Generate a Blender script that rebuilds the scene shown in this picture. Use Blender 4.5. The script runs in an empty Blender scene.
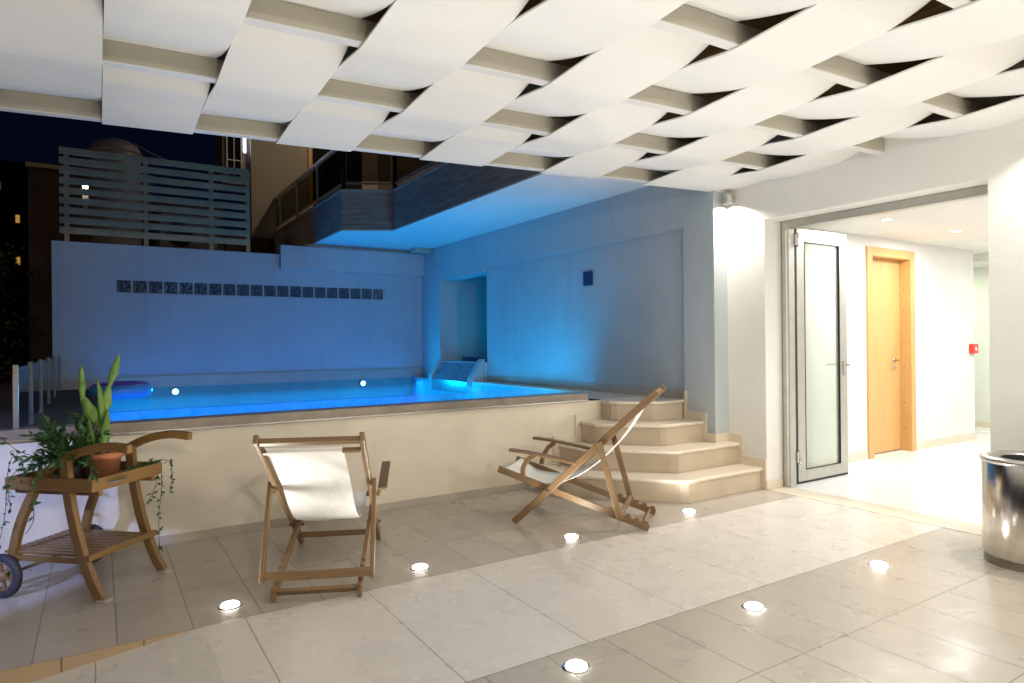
import bpy, math, random
from mathutils import Vector, Matrix
random.seed(7)
C = bpy.context.scene
COL = C.collection
R = math.radians

# ------------------------------------------------------------------ camera
EYE = Vector((0, 0, 1.3))
yaw, roll = R(57.7), R(0.57)
fwd = Vector((math.cos(yaw), math.sin(yaw), 0)); rgt = Vector((math.sin(yaw), -math.cos(yaw), 0)); upv = Vector((0, 0, 1))
cr = rgt * math.cos(roll) - upv * math.sin(roll)
cu = rgt * math.sin(roll) + upv * math.cos(roll)
cam_d = bpy.data.cameras.new('camera'); cam = bpy.data.objects.new('camera', cam_d); COL.objects.link(cam)
cam.matrix_world = Matrix(((cr.x, cu.x, -fwd.x, 0), (cr.y, cu.y, -fwd.y, 0), (cr.z, cu.z, -fwd.z, EYE.z), (0, 0, 0, 1)))
cam_d.sensor_width = 36; cam_d.lens = 655 / 1024 * 36; cam_d.clip_start = 0.05; cam_d.clip_end = 500
C.camera = cam
# ------------------------------------------------------------------ world, exposure
w = bpy.data.worlds.new('World'); C.world = w; w.use_nodes = True
nt = w.node_tree; bg = nt.nodes['Background']
tc = nt.nodes.new('ShaderNodeTexCoord'); sp = nt.nodes.new('ShaderNodeSeparateXYZ'); cr_ = nt.nodes.new('ShaderNodeValToRGB')
nt.links.new(tc.outputs['Generated'], sp.inputs[0]); nt.links.new(sp.outputs['Z'], cr_.inputs[0]); nt.links.new(cr_.outputs[0], bg.inputs[0])
cr_.color_ramp.elements[0].position = 0.0; cr_.color_ramp.elements[0].color = (.0015, .0016, .004, 1)
cr_.color_ramp.elements[1].position = .45; cr_.color_ramp.elements[1].color = (.0011, .0018, .0095, 1)
bg.inputs[1].default_value = 1.0
C.view_settings.view_transform = 'Standard'; C.view_settings.look = 'None'; C.view_settings.gamma = 1
C.view_settings.exposure = 0.10
C.render.engine = 'CYCLES'
C.cycles.use_denoising = True
C.cycles.max_bounces = 9; C.cycles.diffuse_bounces = 5; C.cycles.glossy_bounces = 4; C.cycles.transmission_bounces = 6; C.cycles.transparent_max_bounces = 12
C.cycles.sample_clamp_indirect = 4.0; C.cycles.caustics_reflective = False; C.cycles.caustics_refractive = False

# ------------------------------------------------------------------ materials
def new_mat(name):
    m = bpy.data.materials.new(name); m.use_nodes = True
    return m, m.node_tree, m.node_tree.nodes['Principled BSDF']
def N(nt, t, **k):
    n = nt.nodes.new(t)
    for a, b in k.items(): setattr(n, a, b)
    return n
def math_n(nt, op, a, b=None, c=None):
    n = N(nt, 'ShaderNodeMath', operation=op)
    for i, v in enumerate((a, b, c)):
        if v is None: continue
        if isinstance(v, (int, float)): n.inputs[i].default_value = v
        else: nt.links.new(v, n.inputs[i])
    return n.outputs[0]
def mixc(nt, fac, a, b, bt='MIX'):
    n = N(nt, 'ShaderNodeMix', data_type='RGBA', blend_type=bt)
    for s, v in ((0, fac), (6, a), (7, b)):
        if isinstance(v, (int, float)): n.inputs[s].default_value = v
        elif isinstance(v, tuple): n.inputs[s].default_value = (*v, 1)
        else: nt.links.new(v, n.inputs[s])
    return n.outputs[2]
def noise(nt, vec, scale, detail=3, rough=.5):
    n = N(nt, 'ShaderNodeTexNoise'); n.inputs['Scale'].default_value = scale; n.inputs['Detail'].default_value = detail; n.inputs['Roughness'].default_value = rough
    if vec is not None: nt.links.new(vec, n.inputs['Vector'])
    return n.outputs['Fac']
def ocoord(nt, scale=(1, 1, 1), out='Object'):
    t = N(nt, 'ShaderNodeTexCoord'); m = N(nt, 'ShaderNodeMapping'); m.inputs['Scale'].default_value = scale
    nt.links.new(t.outputs[out], m.inputs[0]); return m.outputs[0]
def bump(nt, bs, h, strength=.2, dist=.01):
    b = N(nt, 'ShaderNodeBump'); b.inputs['Strength'].default_value = strength; b.inputs['Distance'].default_value = dist
    nt.links.new(h, b.inputs['Height']); nt.links.new(b.outputs[0], bs.inputs['Normal'])

def mottled(name, c1, c2, scale=3, rough=.7, bs_=.15, fine=60, spec=.5, metal=0, det=4, fstr=.004):
    m, nt, b = new_mat(name)
    v = ocoord(nt); f = noise(nt, v, scale, det, .6)
    r = N(nt, 'ShaderNodeMapRange'); nt.links.new(f, r.inputs[0]); r.inputs[1].default_value = .3; r.inputs[2].default_value = .7
    nt.links.new(mixc(nt, r.outputs[0], c1, c2), b.inputs['Base Color'])
    b.inputs['Roughness'].default_value = rough; b.inputs['Specular IOR Level'].default_value = spec; b.inputs['Metallic'].default_value = metal
    bump(nt, b, noise(nt, v, fine, 3), bs_, fstr)
    return m
def wood(name, c1, c2, rough=.45):
    m, nt, b = new_mat(name)
    v = ocoord(nt, (4, 60, 1), 'UV'); f = noise(nt, v, 1.0, 4, .65)
    v2 = ocoord(nt, (1.3, 6, 1), 'UV'); f2 = noise(nt, v2, 1.5, 3)
    c = mixc(nt, f, c1, c2); c = mixc(nt, math_n(nt, 'MULTIPLY', f2, .55), c, tuple(x * .45 for x in c1))
    nt.links.new(c, b.inputs['Base Color']); b.inputs['Roughness'].default_value = rough
    bump(nt, b, f, .25, .002)
    return m
def plain(name, c, rough=.5, metal=0, spec=.5):
    m, nt, b = new_mat(name)
    v = ocoord(nt); f = noise(nt, v, 12, 3)
    nt.links.new(mixc(nt, f, tuple(x * .85 for x in c), tuple(min(1, x * 1.12) for x in c)), b.inputs['Base Color'])
    b.inputs['Roughness'].default_value = rough; b.inputs['Metallic'].default_value = metal; b.inputs['Specular IOR Level'].default_value = spec
    return m
def emis(name, c, s):
    m, nt, b = new_mat(name)
    b.inputs['Base Color'].default_value = (.8, .8, .8, 1); b.inputs['Emission Color'].default_value = (*c, 1); b.inputs['Emission Strength'].default_value = s
    return m
def tiles(name, ox, px, oy, py, c1, c2, joint, jw=.0045, rough=(.22, .42), var=.10):
    m, nt, b = new_mat(name)
    t = N(nt, 'ShaderNodeTexCoord'); s = N(nt, 'ShaderNodeSeparateXYZ'); nt.links.new(t.outputs['Object'], s.inputs[0])
    u = math_n(nt, 'DIVIDE', math_n(nt, 'SUBTRACT', s.outputs[0], ox), px); v = math_n(nt, 'DIVIDE', math_n(nt, 'SUBTRACT', s.outputs[1], oy), py)
    du = math_n(nt, 'MULTIPLY', math_n(nt, 'PINGPONG', u, .5), px); dv = math_n(nt, 'MULTIPLY', math_n(nt, 'PINGPONG', v, .5), py)
    d = math_n(nt, 'MINIMUM', du, dv)
    mr = N(nt, 'ShaderNodeMapRange'); nt.links.new(d, mr.inputs[0]); mr.inputs[1].default_value = jw * .35; mr.inputs[2].default_value = jw * .75; mr.inputs[3].default_value = 0; mr.inputs[4].default_value = 1
    cx = N(nt, 'ShaderNodeCombineXYZ'); nt.links.new(math_n(nt, 'FLOOR', u), cx.inputs[0]); nt.links.new(math_n(nt, 'FLOOR', v), cx.inputs[1])
    wn = N(nt, 'ShaderNodeTexWhiteNoise'); nt.links.new(cx.outputs[0], wn.inputs[0])
    ad = N(nt, 'ShaderNodeVectorMath', operation='ADD'); nt.links.new(t.outputs['Object'], ad.inputs[0]); nt.links.new(wn.outputs['Color'], ad.inputs[1])
    f = noise(nt, ad.outputs[0], 2.6, 3, .5)
    r = N(nt, 'ShaderNodeMapRange'); nt.links.new(f, r.inputs[0]); r.inputs[1].default_value = .15; r.inputs[2].default_value = .85
    c = mixc(nt, r.outputs[0], c1, c2)
    k = math_n(nt, 'ADD', math_n(nt, 'MULTIPLY', wn.outputs['Value'], var), 1 - var / 2)
    hs = N(nt, 'ShaderNodeHueSaturation'); nt.links.new(c, hs.inputs['Color']); nt.links.new(k, hs.inputs['Value'])
    c = mixc(nt, mr.outputs[0], joint, hs.outputs[0])
    nt.links.new(c, b.inputs['Base Color'])
    rr = N(nt, 'ShaderNodeMapRange'); nt.links.new(noise(nt, t.outputs['Object'], 5, 4), rr.inputs[0]); rr.inputs[1].default_value = .3; rr.inputs[2].default_value = .7; rr.inputs[3].default_value = rough[0]; rr.inputs[4].default_value = rough[1]
    nt.links.new(rr.outputs[0], b.inputs['Roughness'])
    h = math_n(nt, 'ADD', math_n(nt, 'MULTIPLY', mr.outputs[0], 1.0), math_n(nt, 'MULTIPLY', noise(nt, t.outputs['Object'], 90, 3), .12))
    bump(nt, b, h, .35, .002)
    return m

M = {}
M['plaster'] = mottled('white_plaster', (.80, .785, .74), (.74, .72, .67), 1.6, .8, .25, 45)
M['pool_plaster'] = mottled('pool_plaster', (.49, .54, .55), (.43, .475, .485), 1.3, .8, .25, 40)
_m = M['pool_plaster']; _nt = _m.node_tree; _b = _nt.nodes['Principled BSDF']; _src = _b.inputs['Base Color'].links[0].from_socket
_v = ocoord(_nt, (5, 5, .35)); _f = noise(_nt, _v, 1.4, 5, .65); _r = N(_nt, 'ShaderNodeMapRange'); _nt.links.new(_f, _r.inputs[0]); _r.inputs[1].default_value = .5; _r.inputs[2].default_value = .8; _r.inputs[4].default_value = .35
_nt.links.new(mixc(_nt, _r.outputs[0], _src, (.34, .34, .33)), _b.inputs['Base Color'])
M['cream'] = mottled('cream_stucco', (.79, .71, .58), (.68, .60, .47), 1.7, .72, .3, 30)
M['strip'] = mottled('woven_strip_white', (.83, .82, .79), (.79, .78, .745), .9, .75, .12, 25)
M['beam'] = mottled('beam_taupe', (.50, .47, .385), (.46, .43, .35), 4, .6, .1)
M['beam_white'] = mottled('beam_flange_white', (.74, .73, .70), (.70, .69, .66), 4, .5, .1)
M['board'] = wood('dark_board', (.55, .32, .12), (.32, .18, .06), .7)
M['band'] = tiles('pale_tiles', .58, .6, 2.213, 1.109, (.68, .63, .57), (.64, .59, .53), (.30, .26, .21), .005, (.2, .38), .05)
M['dark_tiles_far'] = tiles('tan_tiles_far', 1.86, .3, 3.32, .54, (.45, .40, .335), (.415, .365, .305), (.24, .20, .16), .006, (.25, .45), .12)
M['dark_tiles_near'] = tiles('tan_tiles_near', 1.855, .3, 2.213, .563, (.47, .425, .36), (.435, .39, .325), (.24, .21, .17), .0055, (.22, .42), .10)
M['lobby_tiles'] = tiles('lobby_tiles', .3, .6, .2, .6, (.86, .85, .83), (.83, .82, .80), (.70, .69, .67), .004, (.15, .3), .03)
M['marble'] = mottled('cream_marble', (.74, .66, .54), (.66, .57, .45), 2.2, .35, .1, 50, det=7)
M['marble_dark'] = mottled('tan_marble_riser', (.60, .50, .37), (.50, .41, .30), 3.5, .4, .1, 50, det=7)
M['skirt'] = mottled('stone_skirting', (.48, .42, .34), (.40, .35, .28), 5, .5, .1)
M['coping'] = mottled('bronze_coping', (.34, .29, .235), (.24, .205, .17), 6, .32, .1, 60, metal=.55)
M['alu'] = plain('champagne_aluminium', (.52, .51, .46), .38, .6)
M['gasket'] = plain('black_rubber', (.02, .02, .02), .6)
M['steel'] = plain('satin_steel', (.62, .6, .57), .25, 1)
M['chrome'] = plain('polished_steel', (.74, .69, .63), .20, 1)
M['teak'] = wood('teak', (.32, .195, .088), (.16, .09, .038), .42)
M['teak_trolley'] = wood('teak_trolley', (.33, .185, .06), (.16, .08, .024), .4)
M['pine'] = wood('orange_pine', (.80, .49, .19), (.66, .37, .125), .4)
M['canvas'] = mottled('white_canvas', (.84, .82, .77), (.77, .74, .68), 5, .9, .9, 9, fstr=.02)
M['tread'] = M['marble']
M['terracotta'] = mottled('terracotta', (.52, .19, .085), (.42, .14, .06), 8, .8, .3, 60)
M['soil'] = mottled('soil', (.05, .03, .02), (.02, .014, .01), 30, .95, .8, 90)
M['cactus'] = mottled('cactus_green', (.17, .30, .05), (.07, .15, .03), 22, .5, .8, 90)
M['leaf'] = mottled('leaf_green', (.05, .13, .03), (.03, .08, .02), 10, .5)
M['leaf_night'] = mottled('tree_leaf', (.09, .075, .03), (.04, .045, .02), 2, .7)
M['bark'] = mottled('bark', (.10, .06, .035), (.05, .03, .02), 12, .9, .5, 40)
M['rubber'] = plain('grey_rubber', (.035, .035, .04), .6)
M['rail_dark'] = plain('dark_metal', (.10, .11, .12), .4, .7)
M['screen'] = mottled('slat_grey_wood', (.50, .40, .23), (.38, .31, .18), 5, .7)
M['stone_clad'] = None
M['darkwall'] = mottled('dark_building', (.10, .065, .045), (.06, .04, .03), .8, .9)
M['facade'] = mottled('facade_beige', (.40, .35, .29), (.35, .305, .25), 1, .85)
M['tank'] = plain('tank_grey', (.20, .19, .20), .5)
M['red'] = plain('red_plastic', (.75, .05, .03), .4)
M['white_pl'] = plain('white_plastic', (.8, .8, .78), .4)
M['plate'] = plain('navy_plate', (.02, .05, .14), .3)
M['asphalt'] = mottled('dark_ground', (.07, .065, .06), (.045, .042, .04), 2, .9)
M['float_blue'] = plain('blue_vinyl', (.10, .40, .85), .3)
M['float_purple'] = plain('purple_vinyl', (.18, .07, .62), .3)
M['glow'] = emis('lamp_glow', (1, .95, .85), 30)
M['glow_floor'] = emis('floor_lamp_glow', (1, .96, .88), 26)
M['glow_pool'] = emis('pool_lamp_glow', (.45, .8, 1), 5)
M['glow_yel'] = emis('lit_window_yellow', (1, .55, .12), .35)
M['neon'] = emis('tube_glow', (.75, .85, 1), 5)
M['dark_glass'] = plain('dark_window', (.015, .013, .012), .1)

# horizontally streaked stone/wood cladding of the balcony
m, nt, b = new_mat('streaked_stone'); v = ocoord(nt, (1.2, 1.2, 18)); f = noise(nt, v, 2.2, 6, .7)
r = N(nt, 'ShaderNodeValToRGB'); nt.links.new(f, r.inputs[0]); r.color_ramp.elements[0].position = .3; r.color_ramp.elements[0].color = (.20, .155, .125, 1); r.color_ramp.elements[1].position = .7; r.color_ramp.elements[1].color = (.50, .41, .34, 1)
nt.links.new(r.outputs[0], b.inputs['Base Color']); b.inputs['Roughness'].default_value = .7; bump(nt, b, f, .5, .01); M['stone_clad'] = m
# pool liner
m, nt, b = new_mat('pool_mosaic'); t = N(nt, 'ShaderNodeTexCoord'); s = N(nt, 'ShaderNodeSeparateXYZ'); nt.links.new(t.outputs['Object'], s.inputs[0])
g = [math_n(nt, 'PINGPONG', math_n(nt, 'MULTIPLY', o, 20.0), .5) for o in s.outputs[:3]]
d = math_n(nt, 'MINIMUM', g[0], g[1]); mr = N(nt, 'ShaderNodeMapRange'); nt.links.new(d, mr.inputs[0]); mr.inputs[1].default_value = .03; mr.inputs[2].default_value = .07
sn = N(nt, 'ShaderNodeVectorMath', operation='SNAP'); nt.links.new(t.outputs['Object'], sn.inputs[0]); sn.inputs[1].default_value = (.05, .05, .05)
wn = N(nt, 'ShaderNodeTexWhiteNoise'); nt.links.new(sn.outputs[0], wn.inputs[0])
c = mixc(nt, wn.outputs['Value'], (.03, .44, .60), (.10, .56, .70)); nt.links.new(c, b.inputs['Base Color']); b.inputs['Roughness'].default_value = .3; M['liner'] = m
m, nt, b = new_mat('slide_mosaic'); v = ocoord(nt)
vo = N(nt, 'ShaderNodeTexVoronoi'); vo.inputs['Scale'].default_value = 28; nt.links.new(v, vo.inputs[0])
nt.links.new(mixc(nt, vo.outputs['Distance'], (.30, .42, .5), (.04, .12, .2)), b.inputs['Base Color']); b.inputs['Roughness'].default_value = .25; M['slide'] = m
# water: fresnel gloss over tinted transparency
m, nt, b = new_mat('pool_water'); nt.nodes.remove(b); out = nt.nodes['Material Output']
tr = N(nt, 'ShaderNodeBsdfTransparent'); tr.inputs[0].default_value = (.55, .86, 1, 1); gl = N(nt, 'ShaderNodeBsdfGlossy'); gl.inputs['Roughness'].default_value = .03
fr = N(nt, 'ShaderNodeFresnel'); fr.inputs[0].default_value = 1.33; mx = N(nt, 'ShaderNodeMixShader')
v = ocoord(nt, (1, 1, 1)); f = noise(nt, v, 3.5, 3); bm = N(nt, 'ShaderNodeBump'); bm.inputs['Strength'].default_value = .25; bm.inputs['Distance'].default_value = .03
nt.links.new(f, bm.inputs['Height']); nt.links.new(bm.outputs[0], gl.inputs['Normal']); nt.links.new(bm.outputs[0], fr.inputs['Normal'])
fc = math_n(nt, 'MULTIPLY', fr.outputs[0], .30)
nt.links.new(fc, mx.inputs[0]); nt.links.new(tr.outputs[0], mx.inputs[1]); nt.links.new(gl.outputs[0], mx.inputs[2]); nt.links.new(mx.outputs[0], out.inputs[0]); M['water'] = m
def glass(name, tint, refl=1.0):
    m, nt, b = new_mat(name); nt.nodes.remove(b); out = nt.nodes['Material Output']
    tr = N(nt, 'ShaderNodeBsdfTransparent'); tr.inputs[0].default_value = (*tint, 1); gl = N(nt, 'ShaderNodeBsdfGlossy'); gl.inputs['Roughness'].default_value = .02
    fr = N(nt, 'ShaderNodeFresnel'); fr.inputs[0].default_value = 1.5; mx = N(nt, 'ShaderNodeMixShader')
    geo = N(nt, 'ShaderNodeNewGeometry')
    f2 = math_n(nt, 'MULTIPLY', math_n(nt, 'MULTIPLY', fr.outputs[0], refl), math_n(nt, 'SUBTRACT', 1.0, geo.outputs['Backfacing']))
    nt.links.new(f2, mx.inputs[0]); nt.links.new(tr.outputs[0], mx.inputs[1]); nt.links.new(gl.outputs[0], mx.inputs[2]); nt.links.new(mx.outputs[0], out.inputs[0]); return m
M['glass'] = glass('clear_glass', (.93, .96, .94))
M['smoked'] = glass('smoked_glass', (.42, .40, .38))
M['fence_glass'] = glass('fence_glass', (.70, .76, .82))
m, nt, b = new_mat('milky_glass'); out = nt.nodes['Material Output']; tr = N(nt, 'ShaderNodeBsdfTransparent'); tr.inputs[0].default_value = (.9, .95, .9, 1); mx = N(nt, 'ShaderNodeMixShader')
b.inputs['Base Color'].default_value = (.72, .72, .68, 1); b.inputs['Roughness'].default_value = .08; mx.inputs[0].default_value = .30
nt.links.new(tr.outputs[0], mx.inputs[1]); nt.links.new(b.outputs[0], mx.inputs[2]); nt.links.new(mx.outputs[0], out.inputs[0]); M['milky'] = m
m, nt, b = new_mat('glass_block'); v = ocoord(nt); vo = N(nt, 'ShaderNodeTexVoronoi'); vo.inputs['Scale'].default_value = 22; nt.links.new(v, vo.inputs[0])
nt.links.new(mixc(nt, vo.outputs['Distance'], (.13, .13, .14), (.02, .022, .03)), b.inputs['Base Color']); b.inputs['Roughness'].default_value = .08
bump(nt, b, vo.outputs['Distance'], .8, .02); M['block'] = m

# ------------------------------------------------------------------ mesh helpers
ORG = {}
class MB:
    def __init__(s): s.v = []; s.f = []; s.uv = []; s.sm = []
    def face(s, pts, uv=None, smooth=False):
        i = len(s.v); s.v += [Vector(p) for p in pts]; s.f.append(tuple(range(i, i + len(pts)))); s.uv.append(uv or [(0, 0)] * len(pts)); s.sm.append(smooth)
    def idxface(s, ids, uv=None, smooth=False):
        s.f.append(tuple(ids)); s.uv.append(uv or [(0, 0)] * len(ids)); s.sm.append(smooth)
    def box(s, a, b):
        x0, y0, z0 = [min(p, q) for p, q in zip(a, b)]; x1, y1, z1 = [max(p, q) for p, q in zip(a, b)]
        i = len(s.v); s.v += [Vector(p) for p in ((x0, y0, z0), (x1, y0, z0), (x1, y1, z0), (x0, y1, z0), (x0, y0, z1), (x1, y0, z1), (x1, y1, z1), (x0, y1, z1))]
        # uv: u along the longest edge
        L = (x1 - x0, y1 - y0, z1 - z0); ax = L.index(max(L)); o = [k for k in range(3) if k != ax]; off = random.random() * 7
        for q in ((0, 3, 2, 1), (4, 5, 6, 7), (0, 1, 5, 4), (1, 2, 6, 5), (2, 3, 7, 6), (3, 0, 4, 7)):
            s.f.append(tuple(i + k for k in q)); s.uv.append([(s.v[i + k][ax] + off, s.v[i + k][o[0]] + s.v[i + k][o[1]]) for k in q]); s.sm.append(False)
        return s
    def prism(s, poly, z0, z1):
        n = len(poly); ar = sum(poly[k][0] * poly[(k + 1) % n][1] - poly[(k + 1) % n][0] * poly[k][1] for k in range(n))
        if ar < 0: poly = poly[::-1]
        i = len(s.v); s.v += [Vector((x, y, z0)) for x, y in poly] + [Vector((x, y, z1)) for x, y in poly]
        s.idxface([i + k for k in range(n)][::-1]); s.idxface([i + n + k for k in range(n)])
        for k in range(n): s.idxface([i + k, i + (k + 1) % n, i + n + (k + 1) % n, i + n + k])
        return s
    def sweep(s, pts, w, h, side=None, cap=True, taper=None):
        """rectangular section (w across side vector, h the other way) along pts"""
        pts = [Vector(p) for p in pts]; side = Vector(side or (0, 1, 0)).normalized(); n = len(pts); i = len(s.v); d = 0; ds = []; off = random.random() * 9
        for k, p in enumerate(pts):
            t = (pts[min(k + 1, n - 1)] - pts[max(k - 1, 0)]).normalized(); nn = t.cross(side).normalized(); sd = nn.cross(t).normalized()
            if k: d += (p - pts[k - 1]).length
            ds.append(d + off); q = taper[k] if taper else 1
            for a, b_ in ((-1, -1), (1, -1), (1, 1), (-1, 1)): s.v.append(p + sd * (a * w * q / 2) + nn * (b_ * h * q / 2))
        pv = [0, w, w + h, 2 * w + h, 2 * w + 2 * h]
        for k in range(n - 1):
            for e in range(4):
                a = i + k * 4 + e; b_ = i + k * 4 + (e + 1) % 4
                s.idxface([a, a + 4, b_ + 4, b_], [(ds[k], pv[e]), (ds[k + 1], pv[e]), (ds[k + 1], pv[e + 1]), (ds[k], pv[e + 1])])
        if cap:
            s.idxface([i, i + 1, i + 2, i + 3], [(0, 0), (0, w), (h, w), (h, 0)]); e = i + (n - 1) * 4; s.idxface([e + 3, e + 2, e + 1, e], [(0, 0), (0, w), (h, w), (h, 0)])
        return s
    def bar(s, p0, p1, w, h, side=None): return s.sweep([p0, p1], w, h, side)
    def tube(s, pts, r, n=8, taper=None):
        pts = [Vector(p) for p in pts]; i = len(s.v); ref = Vector((.13, .31, .94)).normalized()
        for k, p in enumerate(pts):
            t = (pts[min(k + 1, len(pts) - 1)] - pts[max(k - 1, 0)]).normalized(); a = t.cross(ref).normalized(); b_ = t.cross(a)
            rr = r * (taper[k] if taper else 1)
            for e in range(n): an = 2 * math.pi * e / n; s.v.append(p + a * (math.cos(an) * rr) + b_ * (math.sin(an) * rr))
        for k in range(len(pts) - 1):
            for e in range(n):
                a = i + k * n + e; b_ = i + k * n + (e + 1) % n; s.idxface([a, b_, b_ + n, a + n], smooth=True)
        s.idxface([i + e for e in range(n)]); s.idxface([i + (len(pts) - 1) * n + e for e in range(n)][::-1])
        return s
    def lathe(s, prof, c=(0, 0, 0), n=32, smooth=True, axis='Z'):
        i = len(s.v); c = Vector(c)
        for r_, z in prof:
            for e in range(n):
                an = 2 * math.pi * e / n; p = (r_ * math.cos(an), r_ * math.sin(an), z)
                if axis == 'Y': p = (p[0], p[2], p[1])
                if axis == 'X': p = (p[2], p[0], p[1])
                s.v.append(c + Vector(p))
        for k in range(len(prof) - 1):
            for e in range(n):
                a = i + k * n + e; b_ = i + k * n + (e + 1) % n; s.idxface([a, b_, b_ + n, a + n], smooth=smooth)
        return s
    def disc(s, c, r_, n=24, axis='Z', sgn=1):
        c = Vector(c); pts = []
        for e in range(n):
            an = 2 * math.pi * e / n * sgn; p = (r_ * math.cos(an), r_ * math.sin(an), 0)
            if axis == 'Y': p = (p[0], 0, p[1])
            if axis == 'X': p = (0, p[0], p[1])
            pts.append(c + Vector(p))
        s.face(pts); return s
    def build(s, name, mat, parent=None, bev=0, seg=2, local=False, autosmooth=False):
        me = bpy.data.meshes.new(name); o = ORG.get(parent, Vector((0, 0, 0))) if (parent is not None and not local) else Vector((0, 0, 0))
        me.from_pydata([tuple(v - o) for v in s.v], [], s.f); uvl = me.uv_layers.new(name='UVMap')
        for p, uv, sm in zip(me.polygons, s.uv, s.sm):
            p.use_smooth = sm
            for li, q in zip(p.loop_indices, uv): uvl.data[li].uv = q
        me.materials.append(M[mat] if isinstance(mat, str) else mat)
        ob = bpy.data.objects.new(name, me); COL.objects.link(ob)
        if parent is not None: ob.parent = parent; ORG[ob] = o
        if bev:
            md = ob.modifiers.new('bevel', 'BEVEL'); md.width = bev; md.segments = seg; md.limit_method = 'ANGLE'; md.harden_normals = False
        return ob
def box(name, a, b, mat, parent=None, bev=0, **k): return MB().box(a, b).build(name, mat, parent, bev, **k)
def tag(o, label, cat, group=None):
    o['label'] = label; o['category'] = cat
    if group: o['group'] = group
    return o
def thing(name, loc, label, cat, group=None, rz=0):
    o = bpy.data.objects.new(name, None); COL.objects.link(o); o.location = loc; o.rotation_euler.z = rz; o.empty_display_size = .1
    ORG[o] = Vector(loc); return tag(o, label, cat, group)
def struct(o, kind='structure'): o['kind'] = kind; return o
def copy_tree(o, parent=None):
    c = o.copy(); COL.objects.link(c); c.parent = parent
    for ch in list(o.children): copy_tree(ch, c)
    return c
def lamp(name, kind, loc, energy, color=(1, 1, 1), parent=None, rot=None, **k):
    d = bpy.data.lights.new(name, kind); d.energy = energy; d.color = color
    for a, b_ in k.items(): setattr(d, a, b_)
    o = bpy.data.objects.new(name, d); COL.objects.link(o); o.location = Vector(loc) - (ORG.get(parent, Vector((0, 0, 0))) if parent is not None else Vector((0, 0, 0)))
    if rot: o.rotation_euler = rot
    if parent is not None: o.parent = parent
    return o
def aim(frm, to): return (Vector(to) - Vector(frm)).to_track_quat('-Z', 'Y').to_euler()

XA, X0, XF, YP, YB = 4.69, 4.87, 5.13, 4.82, 10.285
DECK = .735; WATER = .715

# ------------------------------------------------------------------ ground and floors
struct(MB().box((-150, -150, -.30), (150, 150, -.16)).build('ground', 'asphalt'))
struct(MB().box((-3.2, 3.322, -.14), (X0, YP + .02, 0)).build('terrace_floor', 'dark_tiles_far'))
struct(MB().box((-3.2, -4, -.14), (X0, 2.212, 0)).build('terrace_floor', 'dark_tiles_near'))
# pale band: flat right of x=.4, sloping down to the left as a ramp
mb = MB(); zr = -.11 * 3.6
mb.face([(.4, 2.213, 0), (X0, 2.213, 0), (X0, 3.321, 0), (.4, 3.321, 0)])
struct(mb.build('path', 'band'))
mb = MB(); mb.face([(-3.2, 2.213, -.155), (-1.01, 2.213, -.155), (-1.01, 3.321, -.155), (-3.2, 3.321, -.155)]); mb.face([(-1.01, 2.213, -.155), (.4, 2.213, 0), (.4, 3.321, 0), (-1.01, 3.321, -.155)])
struct(mb.build('ramp', 'band'))
M['kerb'] = tiles('kerb_stone', -.14, .3, 50, 100, (.50, .36, .22), (.42, .29, .17), (.16, .11, .07), .006, (.4, .6), .1)
struct(MB().box((-3.2, 3.316, -.16), (.42, 3.3215, -.001)).build('kerb', 'kerb'))
struct(box('threshold', (X0, 1.93, -.1), (XF, 3.61, .003), 'marble'))
struct(MB().box((XF + .006, -2.5, -.1), (12.5, 7, 0)).build('lobby_floor', 'lobby_tiles'))
struct(box('threshold_joint', (XF, 1.93, -.1), (XF + .006, 3.61, -.002), 'gasket'))

# ------------------------------------------------------------------ canopy
K0, K1 = -7, 9
WS, X_0 = .4925, .03
rows = [(4.61, -.13), (3.66, -.08), (2.91, -.067), (2.083, -.041), (1.33, -.03)] + [(1.33 - .77 * j, -.02) for j in range(1, 7)]
ZB = 2.65; BH = .105; BW = .056
can = thing('woven_canopy', (1, 2, ZB), 'white ceiling of wide woven strips passing over and under taupe crossbeams above the terrace', 'canopy')
def ry(j, x): return rows[j][0] + rows[j][1] * x
for j in range(len(rows)):
    xa, xb = -3.2, X0
    a0, a1 = ry(j, xa), ry(j, xb)
    mb = MB(); mb.prism([(xa, a0), (xb, a1), (xb, a1 + BW), (xa, a0 + BW)], ZB + .006, ZB + BH); bo = mb.build('beam', 'beam', can)
    mb = MB(); mb.prism([(xa, a0 - .002), (xb, a1 - .002), (xb, a1 + BW + .002), (xa, a0 + BW + .002)], ZB, ZB + .006); mb.build('flange', 'beam_white', bo)
ZM = 2.664
def zstrip(k, x, y):
    # taut sheet: level between the beams, pulled up over or down under each beam with a crease at its edges
    best = None
    for j in range(len(rows)):
        yb = ry(j, x)
        if yb - .41 <= y <= yb + BW + .30 or (j == 0 and y > yb):
            up_ = 0 if (k == K1 and j == 0) else (k + j) % 2; tgt = ZB + BH + .003 if up_ else ZB - .011
            if y < yb - .004: t = (yb - .004 - y) / .40
            elif y > yb + BW + .004: t = (y - yb - BW - .004) / .28
            else: t = 0
            t = min(1, t); g_ = (1 - t) ** (1.35 if up_ else 1.0)
            z = ZM + (tgt - ZM) * g_
            if best is None or abs(z - ZM) > abs(best - ZM): best = z
    return ZM if best is None else best
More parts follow.
